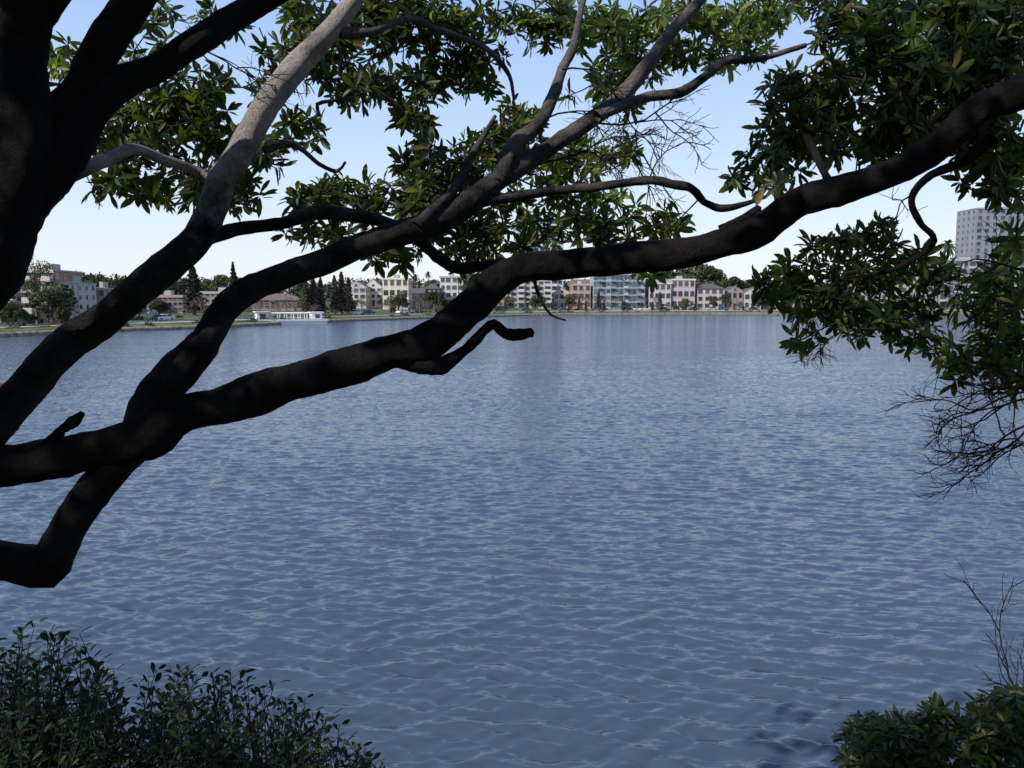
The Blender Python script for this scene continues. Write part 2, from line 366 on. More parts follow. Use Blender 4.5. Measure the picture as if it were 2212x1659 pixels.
limb(TM,[(300,950,40,3.1),(320,885,46),(372,815,42),(430,758,36,3.2),(462,708,31),(492,662,29),(540,625,29),(620,592,29,3.4),(700,566,28),(780,532,28),(860,504,27),(940,480,27,3.7),(1010,440,26),(1070,395,22),(1130,355,20,3.9),(1200,310,18),(1270,265,17),(1335,215,16,4.1),(1398,140,15),(1450,70,13),(1500,15,12),(1560,-60,10,4.2),(1640,-160,7)],.04)
limb(TM,[(1000,446,17,3.75),(1060,433,12),(1120,425,11),(1200,412,10,3.9),(1300,402,9),(1400,390,9),(1450,398,9),(1495,408,9,4.0),(1522,436,8),(1560,450,8),(1610,440,6),(1655,425,4,4.1)],.08,10)
limb(TM,[(1290,250,12,3.98),(1345,228,11),(1400,210,11),(1470,200,10),(1530,160,9,4.2),(1570,130,9),(1640,128,7),(1740,98,5,4.4)],.07,10)
limb(TM,[(1075,395,20,3.82),(1110,315,18),(1160,272,14),(1195,210,12,4.0),(1215,150,11),(1240,95,9),(1255,20,7),(1280,-60,5,4.3)],.06,12)
limb(TM,[(900,490,14,3.6),(950,440,11),(985,405,10),(1012,350,9),(1042,298,7,3.9),(1070,250,4)],.06,10)
limb(TP,[(-850,1080,85,2.9),(-400,1120,52),(-150,1040,44,3.0),(-50,965,40),(10,895,39,3.1),(55,845,39),(100,790,38),(155,735,37,3.2),(212,700,35),(270,652,35),(330,602,35),(390,552,35,3.3),(435,502,33),(460,442,30),(482,385,30),(520,330,28,3.4),(560,255,26),(602,190,27),(652,130,25),(702,80,22),(755,15,20,3.6),(800,-60,18),(860,-180,14)],.035,20)
limb(TM,[(430,520,22,3.32),(480,502,16),(540,490,14),(620,480,14,3.5),(680,460,15),(760,465,14),(830,480,13,3.7),(900,515,12),(950,560,13),(990,580,13),(1060,570,10),(1110,560,5,4.0)],.07,12)
limb(TM,[(735,70,12,3.58),(800,70,9),(850,50,8),(895,42,8),(940,62,7,3.8),(1000,82,7),(1060,112,6),(1100,165,4,4.0),(1110,215,3)],.09,10)
limb(TD,[(-850,950,115,2.9),(-500,840,100),(-220,710,85),(-50,600,76,2.85),(12,480,64),(48,370,58),(55,250,50),(50,120,48,2.9),(58,0,54),(70,-110,48),(60,-260,40,2.8)],.03,24)
limb(TD,[(0,500,50,2.87),(75,405,50),(140,330,43),(195,245,38,3.0),(255,185,34),(335,148,29),(420,92,28,3.1),(500,42,26),(590,-10,24),(680,-70,20,3.3),(800,-150,15)],.04,20)
limb(TD,[(40,380,40,2.9),(75,305,34),(115,245,32),(175,190,34,3.0),(225,100,36),(285,10,35),(330,-70,30,3.0),(380,-200,24)],.04,20)
limb(TD,[(50,120,30,2.9),(90,40,25),(140,-30,22,2.9),(180,-140,18)],.04)
limb(TP,[(140,385,16,2.95),(190,362,14),(235,343,14),(290,322,13,3.2),(350,345,11),(430,372,9,3.4),(470,400,5)],.08,10)
limb(TD,[(850,768,24,3.35),(900,784,23),(950,788,21),(982,773,14),(1005,755,11),(1030,733,12),(1050,712,11),(1068,702,12),(1090,720,12),(1118,724,12),(1150,718,9,3.5)],.09,12,False,.015)
limb(TD,[(90,975,16,3.06),(118,948,14),(138,925,11),(160,912,13),(178,893,6,3.0)],.12,10,False,.012)
limb(TD,[(1560,500,14,3.4),(1585,482,10),(1605,476,13),(1625,458,7),(1640,450,9,3.38)],.15,10,False,.012)
limb(TD,[(2140,300,16,3.05),(2075,352,11),(2010,380,10,3.3),(1970,425,7),(1985,478,7),(2018,520,6,3.5),(1975,560,5),(1905,590,4),(1830,600,3,3.7)],.09,10)
limb(TD,[(2400,130,20,2.9),(2380,350,16,3.2),(2330,520,13),(2300,700,11,3.4),(2250,840,8,3.5)],.07,10)
limb(TD,[(1800,412,10,3.25),(1770,350,8),(1740,290,7,3.5),(1700,240,5)],.07,8)
limb(TM,[(570,325,8,3.45),(620,312,7),(650,322,6),(690,355,5,3.6),(728,370,4),(746,350,3,3.6)],.09,8)
limb(TM,[(690,250,4,3.6),(685,225,4),(715,218,4),(762,214,2,3.7)],.09,6)
limb(TM,[(1150,590,5,3.5),(1165,640,4),(1190,680,3),(1222,692,2,3.5)],.09,6)
# overhead limbs leading back over the bank
def wl(tube,pts,ns=14,knob=.04):
    C=catmull(np.array(pts,float),.05); tube.sweep(C[:,:3],C[:,3],ns,knob); skel.extend(C[::2,:3])
wl(TD,[(-1.75,2.75,7.2,.085),(-2.45,2.0,7.8,.08),(-2.9,1.1,8.7,.07),(-3.0,.1,9.5,.05),(-2.8,-1,10,.03)])
wl(TD,[(-.62,3.6,7.45,.045),(-.4,2.8,8.4,.045),(-.1,1.8,9.2,.04),(.5,.9,9.8,.035),(1.4,.4,10.1,.03),(2.4,.3,10.2,.02)])
wl(TD,[(-3.2,2.9,5.6,.16),(-3.7,2.3,6.8,.13),(-4.1,1.6,8.0,.1),(-4.3,.8,9.2,.07),(-4.4,-.2,10,.04)])
wl(TD,[(-3.7,2.3,6.8,.1),(-4.4,2.6,7.6,.08),(-5.0,2.4,8.6,.06),(-5.4,1.8,9.6,.04)])
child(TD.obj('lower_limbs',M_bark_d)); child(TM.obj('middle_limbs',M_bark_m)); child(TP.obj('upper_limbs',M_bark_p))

LV=Leaves(); LVlit=Leaves()
nodes=np.array(skel)
def connect(pos,tube,r0=.005,maxstep=.14):
    global nodes
    d=np.linalg.norm(nodes-pos,axis=1); k=int(d.argmin()); st=nodes[k]; L=d[k]
    m=max(2,int(L/maxstep)+1)
    t=np.linspace(0,1,m+1)[:,None]; pth=st+(pos-st)*t
    jit=rng.normal(0,.016,(m+1,3)); jit[0]=0; jit[-1]=0; pth=pth+jit; pth[:,2]-= (np.sin(t[:,0]*np.pi)*L*.08)
    tube.sweep(pth,np.linspace(r0*1.3 if L>.3 else r0,r0*.6,m+1),4)
    nodes=np.vstack([nodes,pth[1:]])
    return pos-pth[-2]
# crown shaped so sun reaches these points: leaves in the way are skipped
gaps=[(unproject(540,290,3.45),.27),(unproject(585,215,3.5),.27),(unproject(640,140,3.5),.27),(unproject(495,370,3.4),.2),(unproject(700,80,3.55),.26),
 (unproject(250,340,3.2),.14),(unproject(330,335,3.2),.12),(unproject(1180,240,4.0),.15),(unproject(1130,310,3.9),.14),(unproject(1350,210,4.1),.15),
 (unproject(680,460,3.5),.12),(unproject(1400,560,3.4),.07),(unproject(970,560,3.8),.10),
 (unproject(1200,360,4.9),.7),(unproject(1570,90,5.3),.7),(unproject(1340,330,5.2),.7),(unproject(1120,450,4.6),.35),(unproject(850,420,4.3),.25),(unproject(1400,480,4.4),.45),(unproject(1450,60,5.0),.5),(unproject(130,130,4.6),.4),(unproject(1300,500,4.5),.35),(unproject(580,175,4.5),.25)]
GP=np.array([g_[0] for g_ in gaps]); GR=np.array([g_[1] for g_ in gaps]); GR2=np.where(GR<.28,GR*.8,GR*.35)
def shades(q,tmin,R_):
    w=q-GP; t=w@S; d=np.linalg.norm(w-t[:,None]*S,axis=1)
    return bool(((t>tmin)&(d<R_)).any())
def cluster(cx,cy,rx,ry,D,n_,L=.090,rz=.35,k=(9,14)):
    pts=[]; n_=int(n_*1.5); tries=0
    while len(pts)<n_ and tries<n_*12:
        tries+=1
        q=rng.uniform(-1,1,3)
        if (q@q)>1: continue
        w=unproject(cx+q[0]*rx,cy+q[1]*ry,D+q[2]*rz)
        if shades(w,.45,GR2): continue
        pts.append(w)
    pts=np.array(pts)
    d=np.array([np.linalg.norm(nodes-p_,axis=1).min() for p_ in pts])
    lit_share=.6 if D>=4.88 else (.3 if (D>=4.58 and (cx<200 or cx>1080)) else .03)  # share of rosettes given the painted backlit colour
    if cx in(580,1400,1200): lit_share=.5
    for i in d.argsort():
        ax=connect(pts[i],TW); ax=ax/(np.linalg.norm(ax)+1e-9)+np.array([0,0,.35])+rng.normal(0,.4,3)
        (LVlit if rng.random()<lit_share else LV).rosette(pts[i],ax,int(rng.integers(*k)),L*rng.uniform(.75,1.15))
CL=[ # left
(350,250,160,90,4.3,42),(300,300,120,70,4.2,26),(245,390,70,35,4.1,9),(410,400,130,45,4.1,24),(500,330,80,60,4.2,18),(430,200,90,70,4.4,20),(130,130,60,60,4.6,9),
(220,160,90,60,4.6,12),(400,40,140,40,4.3,10),(580,175,35,35,4.5,4),(650,285,60,35,4.2,9),(530,410,50,35,4.2,7),(560,330,60,40,4.2,9),(150,230,60,60,4.4,8),(350,130,70,50,4.4,8),
# top centre
(680,110,110,70,4.4,34),(790,190,80,45,4.4,24),(960,110,100,110,4.6,46),(930,20,170,50,4.6,36),(1110,50,130,60,4.8,30),(1290,60,170,60,4.9,38),(660,20,90,40,4.5,14),(800,40,80,60,4.5,12),(1050,150,90,60,4.7,12),
(1330,165,80,50,5.0,14),(1560,90,110,70,5.3,30),(1600,30,110,50,5.2,26),(1470,30,90,40,5.0,20),(830,90,50,50,4.5,7),(1700,0,80,30,4.9,8),(1430,120,80,50,5.2,14),
# centre
(900,240,50,40,4.4,12),(1000,330,150,60,4.5,38),(1090,260,80,45,4.6,16),(1200,350,110,60,4.9,26),(820,430,130,45,4.3,28),(930,410,110,50,4.4,26),(660,430,55,25,4.1,7),
(690,505,85,30,4.1,12),(830,540,90,30,4.2,9),(960,520,130,50,4.4,26),(1120,470,160,70,4.6,40),(1260,440,110,50,4.7,16),(1400,480,80,45,4.4,14),(1310,500,70,40,4.5,9),
(1340,340,70,50,5.2,9),(1020,560,70,30,4.4,8),(1400,590,30,12,4.4,2),(720,410,60,30,4.2,7),(1300,180,160,90,5.0,10),
# right
(1900,110,170,120,4.0,66),(1760,240,110,80,4.2,38),(1680,330,90,60,4.1,14),(1620,375,45,30,4.1,4),(2060,130,170,150,3.7,80),(2150,330,100,100,3.9,38),(1850,300,140,60,4.0,36),(2130,20,130,60,3.8,36),
(1870,20,120,50,4.2,26),(1990,250,110,60,3.8,36),(1690,180,60,45,4.2,9),(2190,420,60,50,3.9,7),(1670,395,30,20,4.0,3),(2120,200,100,130,4.3,40),
(1850,570,150,70,4.2,34),(1780,640,130,50,4.2,26),(1900,690,130,50,4.2,26),(1690,600,70,45,4.2,12),(2010,620,60,90,4.2,12),(2120,780,80,60,4.0,18),(2180,610,50,90,4.0,18),(1880,500,60,35,4.2,7),
(2150,690,60,60,4.0,14),(2000,740,80,35,4.1,5),(1740,730,30,25,4.2,3),(2210,780,60,90,3.9,14),(2190,510,30,30,4.0,3),(2100,650,60,60,4.1,10)]
for c in CL: cluster(*c)
pts=[]
while len(pts)<640:
    q=np.array([rng.uniform(-6.6,3.4),rng.uniform(-1.6,2.9),rng.uniform(7.9,10.6)])
    if q[1]>0 and (q[2]-6)/q[1]<.62 and abs(q[0])/q[1]<.9: continue
    if not shades(q,0,GR*1.2): pts.append(q)
pts=np.array(pts); d=np.array([np.linalg.norm(nodes-p_,axis=1).min() for p_ in pts])
for i in d.argsort():
    ax=connect(pts[i],TW); LV.rosette(pts[i],ax+np.array([0,0,.1]),10,.19,.38)
# bare twigs
def spray(tube,p0,dr,L,r,lev):
    m=6; P_=[p0]; d_=dr/np.linalg.norm(dr)
    for i in range(m):
        d_=d_+rng.normal(0,.19,3)*np.array([1,.6,1]); d_/=np.linalg.norm(d_); P_.append(P_[-1]+d_*L/m)
    tube.sweep(P_,np.linspace(r,r*.6,m+1),4)
    if lev>0:
        for i in range(int(rng.integers(2,5))+1):
            k=int(rng.integers(2,m+1)); q=(P_[k]-P_[k-1]); q/=np.linalg.norm(q)
            spray(tube,P_[k],q+rng.normal(0,.6,3)*np.array([1,.6,1]),L*rng.uniform(.45,.75),r*.66,lev-1)
def sp(a,b,D,a2,b2,r,lev):
    p0=unproject(a,b,D); p1=unproject(a2,b2,D+.15); spray(TW,p0,p1-p0,np.linalg.norm(p1-p0),r,lev)
sp(1180,350,3.95,1300,330,.006,3); sp(1270,265,4.0,1400,250,.006,3); sp(1230,405,3.95,1380,330,.006,3); sp(1160,272,4,1260,170,.005,3); sp(1340,230,4.1,1440,290,.005,3)
sp(1215,150,4,1330,110,.005,3); sp(1100,380,3.9,1250,440,.005,3); sp(1400,395,4,1450,310,.004,2)
sp(2250,840,3.5,2060,865,.006,3); sp(2250,850,3.5,2080,900,.006,3); sp(2260,880,3.5,2070,960,.006,3); sp(2270,900,3.5,2150,990,.006,3); sp(2240,840,3.6,2130,860,.005,3); sp(2270,940,3.5,2120,1000,.005,2)
sp(2150,840,3.7,2040,870,.004,2); sp(1850,690,4.1,1800,770,.005,3); sp(2000,700,4.0,2000,790,.004,2); sp(1970,420,3.4,1900,470,.004,2)
sp(1400,140,4.1,1480,190,.003,2); sp(2240,600,3.4,2120,500,.005,3); sp(560,60,3.7,600,170,.004,3); sp(420,100,3.2,560,150,.004,2)
child(TW.obj('twigs',M_twig)); child(LV.obj('leaves',M_leaf)); child(LVlit.obj('backlit_leaves',M_leaf_lit))

# ------------------------------------------------------------ shrubs on the bank
sh=empty('shrub',(-2,4,2.4)); LS=Leaves(); TS=Tube()
ex=[-120,0,60,130,170,200,300,350,420,470,510,560,620,680,740,790,830]
ey=[1390,1390,1350,1355,1370,1430,1460,1445,1415,1470,1440,1490,1480,1530,1570,1610,1680]
for i in range(560):
    D=rng.uniform(3.3,4.7); a_=rng.uniform(-120,815); top=np.interp(a_,ex,ey)+ (rng.random()**1.0)*230-8
    if rng.random()<.12: top-=rng.uniform(0,35)
    tip=unproject(a_,top,D); b0=np.array([tip[0]-rng.normal(0.12,.3),D+rng.normal(0,.15),2.5-.1*(D-4)])
    mid=(tip+b0)/2+rng.normal(0,.09,3); C=catmull(np.column_stack([np.array([b0,mid,tip]),[.007,.005,.0018]]),.08)
    TS.sweep(C[:,:3],C[:,3],4)
    ln=np.linalg.norm(tip-b0); m=int(rng.integers(34,50))
    for j in range(m):
        t=1-(j/m)**.9*min(1,1.1/ln); k=min(len(C)-2,int(t*(len(C)-1))); f=t*(len(C)-1)-k
        p_=C[k,:3]*(1-f)+C[k+1,:3]*f; T=C[k+1,:3]-C[k,:3]; T/=np.linalg.norm(T)
        ph=j*2.4+rng.normal(0,.3); side=np.array([math.cos(ph),math.sin(ph),.15]); d_=side+T*rng.uniform(.2,1.0); d_/=np.linalg.norm(d_)
        z_=T-(T@d_)*d_+rng.normal(0,.3,3); z_-=(z_@d_)*d_; z_/=np.linalg.norm(z_)
        LS.one(p_+side*rng.uniform(0,.03+.05*(j/m)),d_,z_,rng.uniform(.036,.062),rng.uniform(.017,.028))
def par(ob,e):
    bpy.context.view_layer.update(); ob.parent=e; ob.matrix_parent_inverse=e.matrix_basis.inverted()
par(TS.obj('stems',M_twig),sh); par(LS.obj('leaves',M_leaf_s),sh)
sh2=empty('shrub',(2.5,4.2,2.2)); LS=Leaves(); TWs=Tube()
nodes=np.array([unproject(a_,1900,4.2) for a_ in (1900,2000,2100,2200)])
def cl2(cx,cy,rx,ry,D,n_):
    for i in range(int(n_*2.2)):
        q=rng.uniform(-1,1,3); p_=unproject(cx+q[0]*rx,cy+q[1]*ry,D+q[2]*.4); ax=connect(p_,TWs)
        LS.rosette(p_,np.array([0,0,1])+rng.normal(0,.35,3),int(rng.integers(10,15)),.08,.32)
for c in [(1990,1690,180,40,4.2,34),(1900,1605,75,45,4.2,26),(1910,1560,45,25,4.2,8),(2080,1585,110,45,4.2,32),(2165,1555,65,55,4.2,26),(2200,1525,40,45,4.1,12),(2040,1640,190,35,4.2,36),(2250,1600,50,70,4.2,16),(2030,1560,60,30,4.2,10)]: cl2(*c)
for a0,b0,a1,b1 in [(2225,1540,2090,1400),(2215,1500,2180,1400),(2240,1560,2150,1490)]:
    p0=unproject(a0,b0,4.1); p1=unproject(a1,b1,4.15); spray(TWs,p0,p1-p0,np.linalg.norm(p1-p0),.005,2)
par(TWs.obj('stems',M_twig),sh2); par(LS.obj('leaves',M_leaf),sh2)

# ------------------------------------------------------------ buildings
WC={}
def wallm(c):
    k=tuple(round(float(x),3) for x in c)
    if k not in WC: WC[k]=mat('wall_paint_%d'%len(WC),k,.85,.1,.25)
    return WC[k]
def building(name,a0,a1,btop,D,fl,bays,wall,roof='flat',style='punched',depth=12,yaw=0,rm=None,rh=2.2,glass=None,trim=None,inset=0.16):
    p0=unproject(a0,btop,D); p1=unproject(a1,btop,D); w=(p1[0]-p0[0]); cx=(p0[0]+p1[0])/2
    gz=float(ground_z(cx,D+2)[0]); H=p0[2]-gz; yr=math.radians(yaw)
    e=empty(name,(cx,D,gz),yr); wm=wallm(wall); gm=glass or M_glass
    tf=rng.choice([.7,1.15,1.35]); tm=trim or wallm(tuple(min(.66,x*tf) for x in wall))
    Wl,Gl,Tr,Rf,Dr=Mb(),Mb(),Mb(),Mb(),Mb()
    hw_=w/2; Hw=H if roof=='flat' else H-rh
    Wl.box(-hw_,hw_,0,depth,-1.5,Hw)
    if roof=='flat':
        Rf.box(-hw_-.15,hw_+.15,-.15,depth+.15,Hw,Hw+.3); Rf.box(-hw_*.3,hw_*.1,depth*.4,depth*.7,Hw+.3,Hw+1.6)
        Tr.box(-hw_-.25,hw_+.25,-.25,-.16,Hw-.35,Hw+.35)
    else:
        if roof=='y':
            Wl.gable(-hw_,hw_,0,depth,Hw+.002,H-.25,'y'); Rf.gable(-hw_-.5,hw_+.5,.12,depth+.5,Hw-.05,H,'y')
            Tr.add([(-hw_-.6,-.1,Hw-.25),(0,-.1,H-.05),(0,-.1,H+.15),(-hw_-.6,-.1,Hw-.02)],[(0,1,2,3)]); Tr.add([(hw_+.6,-.1,Hw-.25),(0,-.1,H-.05),(0,-.1,H+.15),(hw_+.6,-.1,Hw-.02)],[(0,3,2,1)])
            Gl.box(-.5,.5,-.06,.1,Hw+.3,Hw+1.2)
        else: Rf.gable(-hw_-.5,hw_+.5,-.5,depth+.5,Hw+.003,H,roof)
        Rf.box(hw_*.35,hw_*.35+.7,depth*.5,depth*.5+.7,Hw,H+.5)
    fh=Hw/fl; bw=w/bays
    for f in range(fl):
        z0=f*fh
        for b in range(bays):
            x0=-hw_+b*bw; 
            if style=='glass':
                if b%4==3:
                    Gl.box(x0+bw*.08,x0+bw*.92,-.06,.05,z0+fh*.3,z0+fh*.85)
                else: Gl.box(x0+bw*.05,x0+bw*.95,-.10,.05,z0+fh*.12,z0+fh*.93)
                if b%3==1: Tr.box(x0,x0+bw,-1.3,-.12,z0-.08,z0+.1); Tr.box(x0,x0+bw,-1.3,-1.25,z0+.6,z0+.68)
                continue
            if style=='balcony' and b%2==0:
                Gl.box(x0+bw*.1,x0+bw*.9,-.06,.05,z0+.12,z0+fh*.8)
                if f>0:
                    Tr.box(x0+.05,x0+bw-.05,-1.5,-.01,z0-.1,z0+.08); Tr.box(x0+.05,x0+bw-.05,-1.5,-1.42,z0+.08,z0+1.0)
                    Tr.box(x0+.05,x0+.13,-1.415,-.01,z0+.081,z0+1.0); Tr.box(x0+bw-.13,x0+bw-.05,-1.415,-.01,z0+.081,z0+1.0)
                continue
            if f==0 and b==bays//2:
                Dr.box(x0+bw*.5-.55,x0+bw*.5+.55,-.06,.05,0,2.15); Tr.box(x0+bw*.5-1,x0+bw*.5+1,-.8,-.01,2.35,2.5); Tr.box(x0+bw*.5-.7,x0+bw*.5-.56,-.09,.04,0,2.3);Tr.box(x0+bw*.5+.56,x0+bw*.5+.7,-.09,.04,0,2.3)
                continue
            k=min(bw*.36,.95)*rng.uniform(.75,1.1); xm=x0+bw/2+rng.normal(0,.05)
            za=z0+fh*.3; zb=z0+fh*.84
            Gl.box(xm-k,xm+k,-.05,.05,za,zb)
            Tr.box(xm-k-.1,xm+k+.1,-.14,.04,za-.12,za-.002)
            Tr.box(xm-k-.08,xm-k-.002,-.1,.04,za,zb); Tr.box(xm+k+.002,xm+k+.08,-.1,.04,za,zb)
        nb=max(2,int(depth/3.5)); bd=depth/nb
        for b in range(nb):
            y0=(b+.5)*bd
            for sx in(-1,1):
                xs=sorted((sx*(hw_-.05),sx*(hw_+.05))); Gl.box(xs[0],xs[1],y0-.55,y0+.55,z0+fh*.35,z0+fh*.82)
                xs=sorted((sx*(hw_-.04),sx*(hw_+.12))); Tr.box(xs[0],xs[1],y0-.65,y0+.65,z0+fh*.35-.14,z0+fh*.35-.003)
    if style=='glass':
        for f in range(1,fl): Tr.box(-hw_,hw_,-.13,-.101,f*fh-.1,f*fh+.1)
    Wl.obj('walls',wm,e); Gl.obj('windows',gm,e); Tr.obj('trim',tm,e); Rf.obj('roof',rm or (M_roofd if roof!='flat' else M_conc),e); Dr.obj('door',M_door,e)
    return e
cream=(.48,.42,.34); wht=(.58,.56,.53); pink=(.40,.31,.29); grey=(.27,.27,.28); tanc=(.34,.27,.21)
# left shore
building('apartment_building',-60,48,598,152,5,6,(.38,.28,.22),style='balcony',depth=14,yaw=8,trim=wallm((.6,.57,.53)))
building('brick_apartment_tower',52,112,585,153,5,3,(.36,.2,.15),style='balcony',depth=14,yaw=8,trim=wallm((.62,.58,.54)))
building('apartment_building',114,148,612,156,4,3,(.48,.43,.4),style='balcony',depth=14,yaw=8)
building('apartment_building',150,185,628,172,3,3,(.6,.58,.55),depth=12,yaw=10)
building('apartment_building',186,224,624,171,3,3,tanc,depth=12,yaw=10)
building('house',228,262,628,200,2,3,(.4,.35,.32),roof='y',rm=M_roofr,depth=9,yaw=8)
building('house',264,318,636,205,2,4,wht,roof='x',rm=M_roofr,depth=9,yaw=8)
building('apartment_building',320,392,640,215,3,7,(.34,.26,.24),depth=12,yaw=10)
building('apartment_building',432,522,632,240,3,8,(.33,.29,.27),depth=14,yaw=8)
building('school_building',524,652,634,262,3,11,(.30,.25,.23),depth=14,yaw=8,roof='hip',rm=M_roofb)
# middle
building('house',748,790,608,300,3,3,(.44,.41,.39),roof='y',depth=12)
building('house',788,824,604,310,3,3,wht,roof='y',depth=12,rh=3)
building('apartment_building',826,882,602,298,3,4,(.62,.55,.44),depth=12)
building('house',886,915,622,315,2,2,(.42,.33,.28),roof='x',depth=10)
building('house',916,948,612,320,3,3,pink,roof='hip',depth=10)
building('apartment_building',950,1000,598,330,4,4,wht,depth=12)
building('apartment_building',1002,1048,590,335,4,4,(.5,.47,.43),depth=12)
building('house',1050,1088,615,335,3,3,cream,roof='hip',depth=10)
building('balcony_apartment_building',1090,1190,606,328,5,7,(.4,.38,.36),style='balcony',depth=16,trim=wallm((.5,.48,.46)))
building('apartment_tower',1112,1218,475,352,13,8,(.46,.46,.47),style='balcony',depth=18)
building('house',1196,1232,622,332,2,3,(.46,.40,.36),roof='y',depth=10)
building('apartment_building',1236,1276,615,332,3,3,(.42,.29,.27),depth=10)
building('glass_apartment_building',1282,1394,592,331,5,12,(.36,.38,.4),style='glass',glass=M_bglass,depth=15)
building('apartment_building',1402,1450,612,332,3,4,(.48,.43,.42),depth=12)
building('apartment_building',1451,1502,604,333,3,4,(.46,.37,.36),depth=12)
building('house',1506,1566,612,334,3,4,(.52,.41,.40),roof='hip',depth=11)
building('house',1570,1606,618,336,2,3,(.28,.24,.22),roof='y',depth=10)
building('house',1608,1645,622,336,2,3,(.5,.47,.44),roof='y',depth=10)
building('apartment_building',1650,1740,618,340,3,7,(.36,.33,.32),depth=12)
building('house',1745,1800,612,340,3,4,(.36,.29,.26),roof='hip',depth=11)
building('apartment_building',1805,1900,602,338,4,7,(.32,.30,.30),depth=12)
building('apartment_building',1905,2018,585,338,5,8,(.36,.35,.34),depth=14)
building('balcony_apartment_building',2034,2185,562,336,6,10,(.24,.24,.27),style='balcony',depth=18,trim=wallm((.36,.35,.38)))
building('apartment_tower',2110,2290,450,365,15,11,(.22,.22,.25),depth=16,trim=wallm((.3,.3,.33)))
building('apartment_building',2195,2330,590,338,4,8,(.34,.33,.33),depth=14)
# houses further up the slope
hx=235
while hx<1090:
    wd=rng.uniform(22,42); c=[cream,wht,pink,tanc,grey,(.4,.35,.32)][int(rng.integers(6))]
    D0=np.interp(hx,[230,700,1090],[300,370,400])+rng.uniform(0,25)
    building('house',hx,hx+wd,rng.uniform(604,630),D0,3,3,c,roof=['x','y','hip'][int(rng.integers(3))],rm=[M_roofd,M_roofb,M_roofr,M_roofd][int(rng.integers(4))],depth=11,rh=2.5,yaw=rng.uniform(-20,20))
    hx+=wd+rng.uniform(6,22)
hx=1240
while hx<2000:
    wd=rng.uniform(26,44); c=[cream,wht,pink,tanc,grey][int(rng.integers(5))]
    building('house',hx,hx+wd,rng.uniform(602,624),390+rng.uniform(0,25),3,3,c,roof=['x','y','hip'][int(rng.integers(3))],rm=[M_roofd,M_roofb][int(rng.integers(2))],depth=11,rh=2.5,yaw=rng.uniform(-20,20))
    hx+=wd+rng.uniform(6,30)

